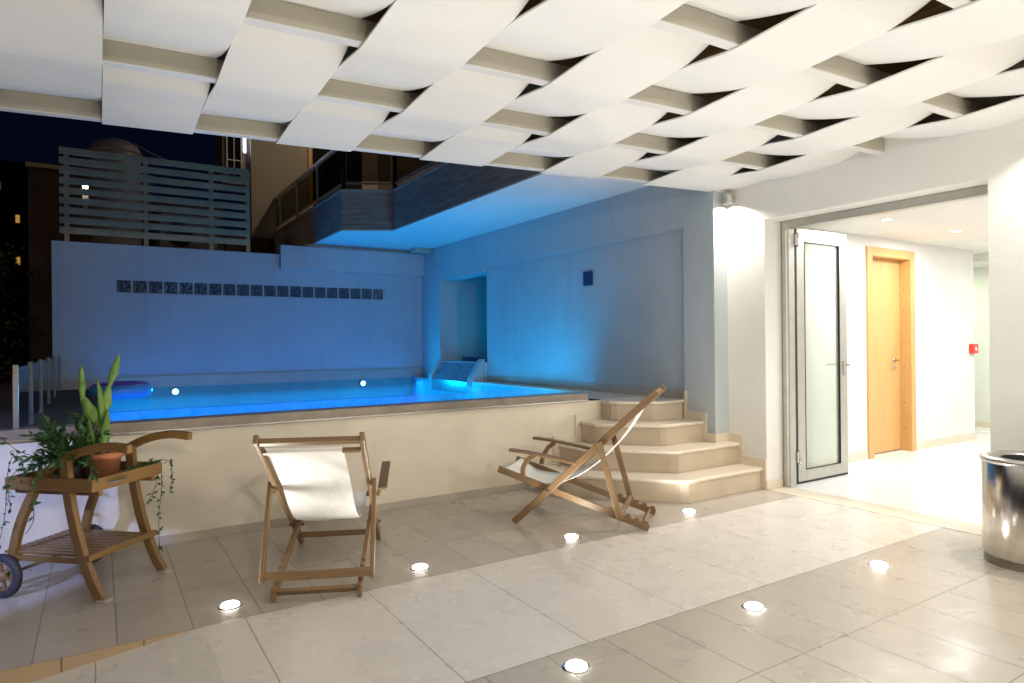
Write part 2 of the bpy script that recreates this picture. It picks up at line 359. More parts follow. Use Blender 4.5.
for k in range(K0, K1 + 1):
    xa = X_0 + WS * k + .0015; xb = min(X_0 + WS * (k + 1) - .0015, X0 - .001)
    mb = MB(); ny, nx = 300, 4; i0 = len(mb.v); th = .009
    for layer in (0, 1):
        for iy in range(ny + 1):
            for ix in range(nx + 1):
                x = xa + (xb - xa) * ix / nx; ytop = ry(0, x) + BW + (.004 if (k % 2 == 0 or k == K1) else .0); ylow = ry(len(rows) - 1, x)
                y = ylow + (ytop - ylow) * iy / ny
                mb.v.append(Vector((x, y, zstrip(k, x, y) + (th if layer else 0) + .0006 * math.sin(7 * x + 3 * y + k))))
    S = (ny + 1) * (nx + 1); g = lambda l, a, b_: l * S + a * (nx + 1) + b_
    for iy in range(ny):
        for ix in range(nx):
            mb.idxface([g(0, iy, ix), g(0, iy + 1, ix), g(0, iy + 1, ix + 1), g(0, iy, ix + 1)])
            mb.idxface([g(1, iy, ix), g(1, iy, ix + 1), g(1, iy + 1, ix + 1), g(1, iy + 1, ix)])
        mb.idxface([g(0, iy, 0), g(1, iy, 0), g(1, iy + 1, 0), g(0, iy + 1, 0)]); mb.idxface([g(0, iy, nx), g(0, iy + 1, nx), g(1, iy + 1, nx), g(1, iy, nx)])
    for ix in range(nx):
        mb.idxface([g(0, ny, ix), g(1, ny, ix), g(1, ny, ix + 1), g(0, ny, ix + 1)])
    mb.build('strip', 'strip', can)
mb = MB()
for q in range(18): mb.box((-3.2 + q * .46, -3.2, 3.02), (-3.2 + q * .46 + .45, 3.95 if q > 16 else ry(0, -3.2 + q * .46 + .45) + .07, 3.05))
mb.prism([(-3.2, ry(0, -3.2) + .08), (4.6, ry(0, 4.6) + .08), (4.6, ry(0, 4.6) + .10), (-3.2, ry(0, -3.2) + .10)], 2.79, 3.06); mb.build('ceiling_board', 'board', can)  # front board added behind the strips to block blue pool light
for xx in (3.35, 4.3): MB().tube([(xx, -3, 2.94), (xx, 4.0, 2.94)], .012).build('pipe', 'white_pl', can)
struct(box('roof', (-3.4, -4.3, 3.08), (X0 + .3, 4.0, 3.2), 'darkwall'))

# ------------------------------------------------------------------ walls
dw = thing('doorway_wall', (X0 + .1, 3.8, 0), 'white house wall around the wide bright doorway', 'wall')
box('pier', (X0, 3.61, -.1), (XF, 4.007, 3.05), 'plaster', dw)
box('pier', (X0, -4, -.1), (XF, 1.93, 3.05), 'plaster', dw)
box('lintel', (X0 + .0, 1.93, 2.33), (XF, 3.61, 3.05), 'plaster', dw)
box('skirting', (X0 - .012, -4, 0), (X0, 1.93, .075), 'marble', dw, .002)
box('skirting', (X0 - .012, 3.61, 0), (X0, 3.665, .075), 'marble', dw, .002)
box('skirting', (X0 - .012, 3.598, 0), (XF - .05, 3.61, .075), 'marble', dw, .002)
# aluminium frame in the opening
fr = MB().box((XF - .04, 3.53, .0), (XF + .04, 3.598, 2.325)).build('door_frame', 'alu', dw, .002)
box('header', (XF - .04, 1.93, 2.262), (XF + .04, 3.53, 2.328), 'alu', fr, .002)
box('frame_groove', (XF - .043, 3.545, .02), (XF - .039, 3.56, 2.25), 'white_pl', fr)

sw = thing('pool_side_wall', (XA + .1, 6, 0), 'tall plain wall beside the pool with a shallow recessed panel and a niche', 'wall')
box('pier', (XA, 4.007, -.1), (XA + .25, 4.37, 2.849), 'pool_plaster', sw)
box('upper_wall', (XA, 4.37, 2.365), (XA + .25, YB, 2.849), 'pool_plaster', sw)
box('recessed_panel', (XA + .05, 4.37, -.1), (XA + .25, 8.17, 2.365), 'pool_plaster', sw)
box('pier', (XA, 9.6, -.1), (XA + .25, YB, 2.365), 'pool_plaster', sw)
box('niche_lintel', (XA + .003, 8.17, 2.30), (XA + .25, 9.6, 2.365), 'pool_plaster', sw)
mb = MB(); mb.box((XA + .25, 8.05, .5), (5.6, 8.17, 2.5)); mb.box((XA + .25, 9.6, .5), (5.6, 9.72, 2.5)); mb.box((5.6, 8.05, .5), (5.7, 9.72, 2.5)); mb.box((XA + .25, 8.17, 2.4), (5.6, 9.6, 2.5)); mb.box((XA + .01, 8.17, .5), (5.6, 9.6, 1.0))
mb.build('niche', 'pool_plaster', sw)
box('niche_slot', (XA + .2, 8.2, 1.0), (XA + .25, 9.2, 1.075), 'plate', sw)
box('skirting', (XA + .036, 4.37, DECK), (XA + .05, 8.17, DECK + .085), 'skirt', sw)
# stepped marble skirting beside the stairs
yf = [3.66, 3.90, 4.15, 4.387]; top = [.185, .37, .555, .735]; xc = [3.965, 4.104, 4.224, 4.358]; xl = [3.28, 3.54, 3.79, 4.04]; yl = [4.42, 4.50, 4.59, 4.672]
sk = MB()
sk.box((X0 - .014, yf[0] - .05, 0), (X0 - .001, yf[1] - .05, top[0] + .08)); sk.box((X0 - .014, yf[1] - .05, 0), (X0 - .001, 4.006, top[1] + .08))
sk.build('skirting', 'marble', dw, .002)
sk = MB(); sk.box((XA - .013, 3.993, .1), (X0 - .015, 4.006, top[1] + .08))
sk.box((XA - .014, 4.007, .1), (XA - .001, yf[2] - .05, top[1] + .08)); sk.box((XA - .014, yf[2] - .05, .1), (XA - .001, yf[3] - .05, top[2] + .08)); sk.box((XA - .014, yf[3] - .05, .1), (XA - .001, 4.37, top[3] + .085))
sk.build('skirting', 'marble', sw, .002)

bw = thing('pool_back_wall', (2, YB + .1, 0), 'grey wall at the far side of the pool with a row of glass blocks', 'wall')
mb = MB(); zb0, zb1 = 2.01, 2.185
mb.box((-.495, YB, -.2), (5.0, YB + .2, zb0)); mb.box((-.495, YB, zb1), (2.75, YB + .2, 2.66)); mb.box((2.75, YB, zb1), (5.0, YB + .2, 2.849))
mb.box((-.495, YB, zb0), (.215, YB + .2, zb1)); mb.box((4.015, YB, zb0), (5.0, YB + .2, zb1)); mb.box((.215, YB + .016, zb0), (4.015, YB + .2, zb1))
mb.build('wall', 'pool_plaster', bw)
box('downstand', (2.34, YB - .10, 2.43), (XA, YB, 2.79), 'pool_plaster', bw)
box('skirting', (-.495, YB - .02, WATER - .3), (4.66, YB, .87), 'skirt', bw)
b0 = None
for q in range(20):
    xx = .222 + q * .1895
    if b0 is None: b0 = MB().box((xx, YB + .002, zb0 + .006), (xx + .166, YB + .05, zb1 - .006)).build('glass_block', 'block', bw, .006)
    else:
        c = b0.copy(); COL.objects.link(c); c.location.x += q * .1895
tag(box('wall_box', (4.38, 9.85, 2.78), (4.66, 10.05, 2.848), 'beam', bev=.004), 'small pale box fixed under the balcony soffit in the far pool corner', 'box')

fw = thing('pool_front_wall', (2, YP + .1, 0), 'low cream wall holding the pool up above the terrace floor', 'wall')
box('wall', (-3.2, YP, -.1), (4.08, YP + .2, DECK), 'cream', fw, .004)
cp = MB().box((-3.2, YP - .012, DECK + .001), (3.875, YP + .15, .81)).build('coping', 'coping', fw, .004)
box('lip', (-3.2, YP - .022, DECK + .001), (3.875, YP - .0125, DECK + .016), 'steel', cp, .002)
box('upstand_glass', (.05, YP + .05, .811), (3.87, YP + .062, .875), 'glass', cp)
box('skirting', (-3.2, YP - .012, 0), (3.22, YP, .06), 'skirt', fw, .002)
sk = MB(); sk.box((3.21, YP - .014, 0), (3.47, YP - .0005, top[0] + .07)); sk.box((3.47, YP - .014, 0), (3.725, YP - .0005, top[1] + .07)); sk.box((3.725, YP - .014, 0), (3.98, YP - .0005, top[2] + .06)); sk.build('skirting', 'marble', fw, .002)

# ------------------------------------------------------------------ stairs
st = thing('staircase', (4.3, 4.2, 0), 'four curved cream marble steps rising to the pool deck beside the doorway', 'stairs')
for i in range(4):
    s_ = thing_part = bpy.data.objects.new('step', None); COL.objects.link(s_); s_.parent = st; ORG[s_] = ORG[st]
    z0 = 0 if i == 0 else top[i - 1]
    xr = X0 - .002 if i < 2 else XA + .1
    def poly(o): return [(xr, yf[i] - o), (xc[i] - o * .4, yf[i] - o), (xc[i] - .05 - o * .7, yf[i] + .035 - o * .7), (xl[i] + .03 - o * .8, yl[i] - .05 - o * .6), (xl[i] - o, yl[i] - o * .3), (xl[i] - o, YP - .015), (xr, YP - .015)]
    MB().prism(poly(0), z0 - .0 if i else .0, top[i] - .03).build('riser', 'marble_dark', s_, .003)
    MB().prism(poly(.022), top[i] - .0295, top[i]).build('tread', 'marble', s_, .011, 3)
struct(box('pool_deck', (3.88, YP + .001, .3), (XA + .05, 5.8, DECK), 'marble', bev=.004))
struct(box('pool_deck', (4.5, 5.801, .3), (XA + .05, 8.17, DECK), 'marble'))
# pool basin and water
mb = MB(); x0, x1, y0, y1, zb = .02, 4.494, YP + .16, YB - .001, .22
mb.face([(x0, y0, zb), (x1, y0, zb), (x1, y1, zb), (x0, y1, zb)])
for a, b_ in (((x0, y0), (x1, y0)), ((x1, y0), (x1, y1)), ((x1, y1), (x0, y1)), ((x0, y1), (x0, y0))):
    mb.face([(a[0], a[1], zb), (a[0], a[1], WATER + .002), (b_[0], b_[1], WATER + .002), (b_[0], b_[1], zb)])
struct(mb.build('pool_basin', 'liner'))
mb = MB(); mb.face([(x0, y0, WATER), (x1, y0, WATER), (x1, y1 - .02, WATER), (x0, y1 - .02, WATER)]); struct(mb.build('water', 'water'))
struct(box('pool_deck', (-8, YP + .2, -.2), (x0 - .001, 16, DECK - .005), 'asphalt'))
# water slide out of the niche
sl = thing('water_slide', (4.5, 8.9, .7), 'mosaic covered chute sloping from the niche down into the water', 'slide')
mb = MB(); A_ = [(4.485, 8.32, .55), (4.485, 9.5, .55), (4.485, 9.5, .722), (4.485, 8.32, .722)]; B_ = [(4.72, 8.32, .55), (4.72, 9.5, .55), (4.72, 9.5, 1.01), (4.72, 8.32, 1.01)]
mb.v += [Vector(p) for p in A_ + B_]
for q in ((0, 3, 2, 1), (4, 5, 6, 7), (3, 7, 6, 2), (0, 1, 5, 4), (0, 4, 7, 3), (1, 2, 6, 5)): mb.idxface(q)
mb.build('chute', 'slide', sl)
for ya in (8.2, 9.501):
    mb = MB(); P = [(4.488, .5), (4.72, .5), (4.72, 1.05), (4.68, 1.05), (4.488, .775)]
    n = len(P); mb.v += [Vector((x, ya, z)) for x, z in P] + [Vector((x, ya + .118, z)) for x, z in P]
    mb.idxface(list(range(n))); mb.idxface([n + k for k in range(n)][::-1])
    for k in range(n): mb.idxface([k, n + k, n + (k + 1) % n, (k + 1) % n])
    mb.build('flank', 'pool_plaster', sl)
MB().disc((4.95, 8.9, 1.003), .05, 20).build('lens', 'glow_pool', sl)  # glowing disc and light below are added to brighten the niche
lamp('niche_fill', 'AREA', (4.95, 8.9, 1.02), 3.2, (.0, .55, .95), sl, aim((0, 0, 0), (.1, 0, 1)), shape='DISK', size=.1)
# underwater lamps in the far wall, then added fill lights for the water glow
PL = [(.907, .648), (3.616, .648)]
lab = ['underwater pool lamp nearer the cactus end of the far pool wall', 'underwater pool lamp nearer the slide on the far pool wall']
for (px, pz), lb in zip(PL, lab):
    t = thing('pool_light', (px, YB - .03, pz), lb, 'pool light', 'lamps in the far pool wall')
    MB().lathe([(.0, -.02), (.048, -.02), (.052, -.012), (.054, .018)], (px, YB - .03, pz), 24, axis='Y').build('housing', 'plate', t)
    MB().disc((px, YB - .056, pz), .042, axis='Y', sgn=1).build('lens', 'glow_pool', t)
    lamp('pool_lamp_or_fill', 'AREA', (px, YB - .062, pz), 22, (.0, .55, .95), t, aim((0, 0, 0), (0, -1, .12)), shape='DISK', size=.08, spread=R(175))
for q in range(6):  # fill lights added below the surface, without fixtures, to brighten the basin
    lamp('pool_lamp_or_fill', 'AREA', (.35 + q * .78, YB - .32, .66), 6, (.0, .30, .95), None, aim((0, 0, 0), (0, -.1, -1)), shape='RECTANGLE', size=.7, size_y=.3, spread=R(168))
    lamp('pool_lamp_or_fill', 'AREA', (.35 + q * .78, 8.2, .66), 6, (.0, .30, .95), None, aim((0, 0, 0), (0, .1, -1)), shape='RECTANGLE', size=.7, size_y=.5, spread=R(168))
for q in range(3):  # fill lights added in the water to brighten the side basin wall
    lamp('pool_lamp_or_fill', 'AREA', (3.5, 5.9 + q * .9, .42), 4.5, (.0, .48, .95), None, aim((0, 0, 0), (1, 0, .02)), shape='DISK', size=.3, spread=R(120))
lamp('pool_lamp_or_fill', 'AREA', (4.0, 6.0, .45), 15, (.0, .50, .95), None, aim((0, 0, 0), (-.15, .55, 1)), shape='DISK', size=.3, spread=R(140))  # added fill light aimed up at the soffit and side wall

# ------------------------------------------------------------------ lobby
struct(box('lobby_ceiling', (XF, -2.5, 2.40), (12.5, 7, 2.5), 'plaster'))
lw = thing('lobby_wall', (7, 4, 0), 'plain white inner wall holding the orange wooden door', 'wall')
DY = 3.91
mb = MB(); mb.box((XF + .0, DY, 0), (6.975, DY + .2, 2.4)); mb.box((7.955, DY, 0), (9.44, DY + .2, 2.4)); mb.box((6.975, DY, 2.285), (7.955, DY + .2, 2.4)); mb.build('wall', 'plaster', lw)
mb = MB(); mb.box((9.34, DY + .2, 0), (9.44, 7, 2.4)); mb.build('return_wall', 'plaster', lw)
for a, b_ in ((XF + .05, 6.965), (7.965, 9.45)): box('skirting', (a, DY - .014, 0), (b_, DY, .085), 'marble', lw, .002)
ew = thing('corridor_wall', (10.8, 4, 0), 'pale green lit wall at the far end of the corridor', 'wall')
box('wall', (10.74, -2.5, 0), (10.9, 7, 2.4), 'plaster', ew); box('skirting', (10.726, -2.5, 0), (10.74, 7, .085), 'marble', ew)
bwl = tag(box('lobby_rear_wall', (XF, -2.5, 0), (10.74, -2.4, 2.4), 'plaster'), 'white wall closing the lobby on the side away from the wooden door', 'wall')
box('cove', (9.9, 3.2, 2.30), (10.74, 7, 2.399), 'plaster', ew)
wd = thing('wooden_door', (7.46, DY, 0), 'closed orange pine door with a steel lever handle in the white lobby wall', 'door')
fo = MB(); fo.box((6.975, DY - .02, 0), (7.075, DY + .16, 2.285)); fo.box((7.86, DY - .02, 0), (7.955, DY + .16, 2.285)); fo.box((7.075, DY - .02, 2.19), (7.86, DY + .16, 2.285)); fo.build('frame', 'pine', wd, .004)
lf = MB().box((7.078, DY + .105, .01), (7.857, DY + .145, 2.187)).build('leaf', 'pine', wd, .002)
MB().tube([(7.72, DY + .105, 1.04), (7.72, DY + .055, 1.04), (7.62, DY + .05, 1.04)], .010).lathe([(.0, 0), (.024, 0), (.024, .008)], (7.72, DY + .095, 1.04), 20, axis='Y').build('handle', 'steel', lf)
MB().lathe([(.0, 0), (.018, 0), (.018, .012)], (7.72, DY + .093, .96), 20, axis='Y').build('lock', 'steel', lf)
for zz in (.25, .55, .95, 1.25, 1.6, 1.85): MB().disc((7.8595, DY + .06, zz), .006, 10, 'X', -1).build('knot', 'bark', wd)
gd = thing('glass_door', (5.65, 3.6, 0), 'open glass door with a pale metal frame folded back into the lobby', 'door')
gx0, gx1 = 5.27, 6.045; gy0, gy1 = 3.575, 3.62
mb = MB(); mb.box((gx0, gy0, .02), (gx0 + .11, gy1, 2.29)); mb.box((gx1 - .12, gy0, .02), (gx1, gy1, 2.29)); mb.box((gx0 + .11, gy0, .02), (gx1 - .12, gy1, .12)); mb.box((gx0 + .11, gy0, 2.17), (gx1 - .12, gy1, 2.29)); mb.build('frame', 'alu', gd, .004)
mb = MB(); a, b_, c_, d_ = gx0 + .11, gx1 - .12, .12, 2.17; t_ = .007
mb.box((a, gy0 - .002, c_), (a + t_, gy0 + .01, d_)); mb.box((b_ - t_, gy0 - .002, c_), (b_, gy0 + .01, d_)); mb.box((a + t_, gy0 - .002, c_), (b_ - t_, gy0 + .01, c_ + t_)); mb.box((a + t_, gy0 - .002, d_ - t_), (b_ - t_, gy0 + .01, d_)); mb.box((b_ - .002, gy0 + .01, c_), (b_ + .001, gy0 + .035, d_))
mb.build('gasket', 'gasket', gd)
box('glass', (a + .002, gy0 + .014, c_ + .002), (b_ - .002, gy0 + .024, d_ - .002), 'milky', gd)
mb = MB(); mb.box((gx0 - .05, gy0 + .005, .01), (gx0 - .004, gy1 - .005, 2.28)); mb.build('edge_seal', 'gasket', gd)
box('sweep', (gx0, gy0 + .003, .004), (gx1, gy1 - .003, .0195), 'gasket', gd)
for zz in (2.17, .26):
    MB().box((XF + .042, 3.515, zz - .05), (gx0 - .052, 3.60, zz + .05)).tube([(XF + .075, 3.52, zz - .06), (XF + .075, 3.52, zz + .06)], .014).build('hinge', 'steel', gd, .003)
MB().tube([(5.99, gy0, 1.05), (5.99, gy0 - .05, 1.05), (5.87, gy0 - .055, 1.05)], .010).tube([(5.99, gy1, 1.05), (5.99, gy1 + .05, 1.05), (5.87, gy1 + .055, 1.05)], .010).box((5.97, gy0 - .008, .95), (6.01, gy0, 1.08)).build('handle', 'steel', gd)
fa = thing('fire_alarm', (9.39, DY, 1.13), 'small red fire alarm call point at the lobby wall corner', 'alarm')
box('case', (9.30, DY - .05, 1.09), (9.44, DY - .001, 1.21), 'red', fa, .006); MB().disc((9.37, DY - .052, 1.15), .025, 16, 'Y').build('button', 'white_pl', fa)
dls = [(6.21, 3.28, 'recessed ceiling downlight in the lobby nearest the glass door'), (7.55, 3.28, 'recessed ceiling downlight in the lobby past the wooden door')]
for x, y, lb in dls:
    t = thing('downlight', (x, y, 2.4), lb, 'downlight', 'lobby ceiling downlights')
    MB().lathe([(.045, -.001), (.06, -.008), (.065, -.001)], (x, y, 2.4), 24).build('trim', 'white_pl', t); MB().disc((x, y, 2.397), .044, 20, 'Z', -1).build('lens', 'glow', t)
    lamp('downlight_lamp', 'AREA', (x, y, 2.38), 22, (1, 1, 1), t, None, shape='DISK', size=.12)
for x, y in ((6.3, 1.6), (8.0, 1.6), (6.3, -.4), (8.2, -.4), (9.6, 2.6)):
    lamp('lobby_fill', 'AREA', (x, y, 2.38), 21, (.99, 1, 1), None, None, shape='DISK', size=.5)  # added area lights without fixtures that brighten the lobby
lamp('corridor_lamp', 'AREA', (10.1, 4.9, 2.27), 16, (.80, 1, .74), None, None, shape='DISK', size=.4)

# ------------------------------------------------------------------ wall lamps
def wall_lamp(y, label, e):
    t = thing('wall_lamp', (X0, y, 2.56), label, 'wall lamp', 'cylindrical wall lamps')
    MB().lathe([(.0, .045), (.042, .045), (.045, .04), (.045, -.045), (.040, -.048), (.038, -.03), (0, -.03)], (X0 - .075, y, 2.56), 28).build('shade', 'alu', t)
    box('bracket', (X0 - .04, y - .02, 2.54), (X0, y + .02, 2.58), 'alu', t)
    MB().disc((X0 - .075, y, 2.531), .036, 20, 'Z', -1).build('bulb', 'glow', t)
    lamp('wall_lamp_light', 'SPOT', (X0 - .075, y, 2.52), e, (1, .93, .82), t, (R(0), R(0), 0), spot_size=R(150), spot_blend=.6, shadow_soft_size=.035)
wall_lamp(3.93, 'small cylindrical lamp casting a bright white pool of light on the wall corner', 90)
wall_lamp(1.45, 'cylindrical wall lamp on the wall above the litter bin', 90)
wall_lamp(-1.0, 'added fill light shaped as a wall lamp on the house wall behind the camera', 120)  # extra lamp added out of view to fill the terrace with light

# ------------------------------------------------------------------ recessed floor lights
FL = [(.544, 3.506, 'glowing floor light in the tan tiles between the trolley and the front view chair'),
      (1.558, 3.481, 'glowing floor light just behind the chair that faces the pool'),
      (2.636, 3.458, 'glowing floor light in front of the side view deck chair'),
      (3.76, 3.471, 'glowing floor light at the foot of the marble steps'),
      (1.60, 2.075, 'glowing floor light nearest the bottom edge of the terrace view'),
      (2.675, 2.062, 'middle glowing floor light of the row nearest the viewer'),
      (3.764, 2.050, 'glowing floor light in the row nearest the viewer, closest to the bin'),
      (.5, 2.075, 'added fill floor light outside the view at the viewer side of the path'),  # from here on: fill lights added out of view to brighten the ceiling
      (1.6, .5, 'added fill floor light outside the view, first behind the camera'), (2.7, .5, 'added fill floor light outside the view, second behind the camera'), (3.8, .5, 'added fill floor light outside the view, close to the house wall'), (.5, .3, 'added fill floor light outside the view beneath the camera')]
for n_, (x, y, lb) in enumerate(FL):
    t = thing('floor_light', (x, y, 0), lb, 'floor light', 'recessed floor lights')
    MB().lathe([(.044, .0045), (.052, .006), (.060, .001)], (x, y, 0), 32).build('rim', 'steel', t)
    MB().lathe([(.044, .003), (.043, .009), (.036, .014), (.022, .017), (0, .018)], (x, y, 0), 32).build('lens', 'glow_floor', t)
    lamp('floor_lamp', 'SPOT', (x, y, .03), 25 if n_ < 7 else 32, (1, .98, .935), t, (R(180), 0, 0), spot_size=R(172), spot_blend=1.0, shadow_soft_size=.04)

# ------------------------------------------------------------------ litter bin
bx, by, br = 4.50, 1.59, .225
bn = thing('litter_bin', (bx, by, 0), 'round polished steel litter bin with a ring top by the doorway', 'litter bin')
MB().lathe([(br - .004, .05), (br, .06), (br, .575), (br - .004, .58)], (bx, by, 0), 64).build('body', 'chrome', bn)
MB().lathe([(br - .008, 0), (br - .008, .05), (br - .004, .052)], (bx, by, 0), 64).build('base_ring', 'coping', bn)
MB().lathe([(br - .002, .575), (br + .008, .585), (br + .008, .603), (br - .004, .61), (br - .085, .604), (br - .09, .59)], (bx, by, 0), 64).build('lid_ring', 'steel', bn)
MB().lathe([(br - .09, .60), (br - .09, .1), (0, .1)], (bx, by, 0), 48).build('liner', 'gasket', bn)
mb = MB(); random.seed(3)
for q in range(7):
    a = R(200 + q * 22); a2 = R(222 + q * 22); r1 = br - .085; r2 = br + .012
    z1 = .612 + random.random() * .004; z2 = .57 + random.random() * .02
    mb.face([(bx + r1 * math.cos(a), by + r1 * math.sin(a), z1), (bx + r1 * math.cos(a2), by + r1 * math.sin(a2), z1), (bx + r2 * math.cos(a2), by + r2 * math.sin(a2), z2 + .04), (bx + r2 * math.cos(a), by + r2 * math.sin(a), z2 + .04)])
mb.build('bag', 'white_pl', bn)

# ------------------------------------------------------------------ deck chairs
def deck_chair(name, loc, rz, label, shift, cw, At, Bf, Br, Ct, Cb, arm):
    t = thing(name, loc, label, 'deck chair', 'folding wooden deck chairs', rz)
    def P(s, y, z): return Vector((s, y, z))
    L = dict(local=True)
    Af = (0, 0); kz = At[1] / At[0]
    for sg in (-1, 1):
        ya = sg * .247
        MB().bar(P(Af[0], ya, Af[1] + .006), P(At[0], ya, At[1]), .024, .048).build('back_rail', 'teak', t, .004, **L)
        yb = sg * .212
        ob = MB(); ob.bar(P(Bf[0], yb, Bf[1]), P(Br[0], yb, Br[1]), .024, .046)
        # notched rear block
        d = (Vector((Br[0], 0, Br[1])) - Vector((Bf[0], 0, Bf[1]))).normalized(); nn = Vector((-d.z, 0, d.x))
        for q in range(5):
            c0 = Vector((Br[0], yb, Br[1])) - d * (.03 + q * .062) + nn * .030
            ob.bar(c0 - d * .017, c0 + d * .017, .024, .022)
        ob.build('seat_rail', 'teak', t, .003, **L)
        yc = sg * .274
        MB().bar(P(Ct[0], yc, Ct[1]), P(Cb[0], yc, Cb[1]), .022, .042).build('prop', 'teak', t, .004, **L)
        # armrest with curved support
        MB().sweep([P(-.01, sg * .30, arm + .07), P(.12, sg * .30, arm + .058), P(.30, sg * .30, arm + .03), P(.47, sg * .30, arm)], .055, .02, (0, 1, 0)).build('armrest', 'teak', t, .005, **L)
        MB().sweep([P(.17, sg * .285, arm + .04), P(.115, sg * .285, arm), P(.08, sg * .27, arm - .06), P(.07, sg * .245, arm - .125)], .022, .034, (0, 1, 0)).build('arm_support', 'teak', t, .004, **L)
        MB().tube([P(.26, sg * .275, .26 * kz), P(.26, sg * .19, .26 * kz)], .008).build('bolt', 'steel', t, **L)
    def rod(s, z, y, w_, h_, nm='crossbar'):
        MB().bar(P(s, -y, z), P(s, y, z), w_, h_, (1, 0, 1)).build(nm, 'teak', t, .004, **L)
    rod(At[0] - .028, At[1] - .022, .235, .030, .030)
    rod(At[0] - .088, At[1] - .080, .235, .022, .022)
    rod(Bf[0] + .04, Bf[1] - .012, .20, .032, .024)
    rod(Br[0] - .05, Br[1] + .012, .20, .045, .02)
    MB().bar(P(Cb[0] - .004, -.264, Cb[1] + .03), P(Cb[0] - .004, .264, Cb[1] + .03), .018, .045, (1, 0, .2)).build('crossbar', 'teak', t, .004, **L)
    rod(.11, .11 * kz, .235, .018, .034)
    # canvas sling
    mb = MB(); a = Vector((At[0] - .088, 0, At[1] - .066)); b_ = Vector((Bf[0] + .05, 0, Bf[1] + .008))
    prof = [a + Vector((.012, 0, .0)), a] + [Vector((x_, 0, z_ + (0 if At[0] < 1.1 else dz_))) for x_, z_, dz_ in ((.80, .675, -.125), (.66, .515, -.10), (.52, .395, -.085), (.38, .318, -.07), (.25, .288, -.065), (.12, .292, -.072), (.02, .318, -.08))] + [b_, b_ + Vector((-.02, 0, -.025))]
    # smooth it
    pts = []
    for q in range(len(prof) - 1):
        p0 = prof[max(q - 1, 0)]; p1 = prof[q]; p2 = prof[q + 1]; p3 = prof[min(q + 2, len(prof) - 1)]
        for k in range(4):
            u = k / 4; pts.append(.5 * ((2 * p1) + (-p0 + p2) * u + (2 * p0 - 5 * p1 + 4 * p2 - p3) * u * u + (-p0 + 3 * p1 - 3 * p2 + p3) * u ** 3))
    pts.append(prof[-1]); nyy = 12; base = len(mb.v)
    for lay in (0, 1):
        for i_, p in enumerate(pts):
            f = i_ / (len(pts) - 1)
            for k in range(nyy + 1):
                y = -cw / 2 + cw * k / nyy; sh = shift * (1 - f * .7) + .0
                sag = -.014 * math.cos(y / cw * math.pi) * math.sin(math.pi * f)
                mb.v.append(Vector((p.x, y + sh, p.z + sag - lay * .004)))
    n1 = nyy + 1; S = len(pts) * n1
    for lay in (0, 1):
        for i_ in range(len(pts) - 1):
            for k in range(nyy):
                q = [lay * S + i_ * n1 + k, lay * S + i_ * n1 + k + 1, lay * S + (i_ + 1) * n1 + k + 1, lay * S + (i_ + 1) * n1 + k]
                mb.idxface(q if lay else q[::-1], smooth=True)
    for i_ in range(len(pts) - 1):
        for k in (0, nyy):
            q4 = [Vector(mb.v[w_]) for w_ in (i_ * n1 + k, (i_ + 1) * n1 + k, S + (i_ + 1) * n1 + k, S + i_ * n1 + k)]; mb.face(q4)
    cv = mb.build('canvas', 'canvas', t, **L)
    # hem sleeve around the upper bar
    MB().sweep([P(At[0] - .088, shift - cw / 2, At[1] - .080), P(At[0] - .088, shift + cw / 2, At[1] - .080)], .034, .030, (1, 0, 1)).build('hem', 'canvas', cv, .008, local=True)
    return t
deck_chair('deck_chair', (1.345, 4.267, 0), R(-114.3), 'wooden deck chair seen from behind, facing the pool, white sling slipped to one side', -.035, .36,
           (1.20, .85), (-.10, .30), (1.035, .028), (.765, .555), (.99, .09), .43)
deck_chair('deck_chair', (2.70, 4.125, 0), R(-50.5), 'wooden deck chair seen from the side in front of the marble steps', 0, .40,
           (1.017, .955), (-.125, .375), (.95, .028), (.625, .61), (.766, .085), .462)

# ------------------------------------------------------------------ tea trolley
TO = Vector((.006, 3.925, 0)); wv = Vector((math.cos(R(47)), math.sin(R(47)), 0)); lv = Vector((-wv.y, wv.x, 0))
def T(l, w_, z): return TO + lv * l + wv * w_ + Vector((0, 0, z))
tt = thing('tea_trolley', TO, 'wooden garden trolley with bowed legs, a tray and a slatted lower shelf', 'trolley')
TW = .437
def smooth(pts, n=5):
    pts = [Vector(p) for p in pts]; o = []
    for q in range(len(pts) - 1):
        p0 = pts[max(q - 1, 0)]; p1 = pts[q]; p2 = pts[q + 1]; p3 = pts[min(q + 2, len(pts) - 1)]
        for k in range(n):
            u = k / n; o.append(.5 * ((2 * p1) + (-p0 + p2) * u + (2 * p0 - 5 * p1 + 4 * p2 - p3) * u * u + (-p0 + 3 * p1 - 3 * p2 + p3) * u ** 3))
    o.append(pts[-1]); return o
for w_, wo in ((0, .015), (TW, TW + .035)):
    MB().sweep(smooth([T(.205, w_, .715), T(.185, w_, .52), T(.128, w_, .285), T(.058, w_, .108), T(0, w_, 0.012)]), .035, .05, wv).build('leg', 'teak_trolley', tt, .005)
    MB().bar(T(-.01, w_, .0), T(-.01, w_, .013), .045, .06, wv).build('foot_pad', 'skirt', tt, .003)
    MB().sweep(smooth([T(.55, wo, .11), T(.545, wo, .22), T(.49, wo, .40), T(.365, wo, .615), T(.229, wo, .712), T(.091, wo, .765), T(-.044, wo, .785), T(-.16, wo, .775)]), .035, .045, wv).build('handle', 'teak_trolley', tt, .006)
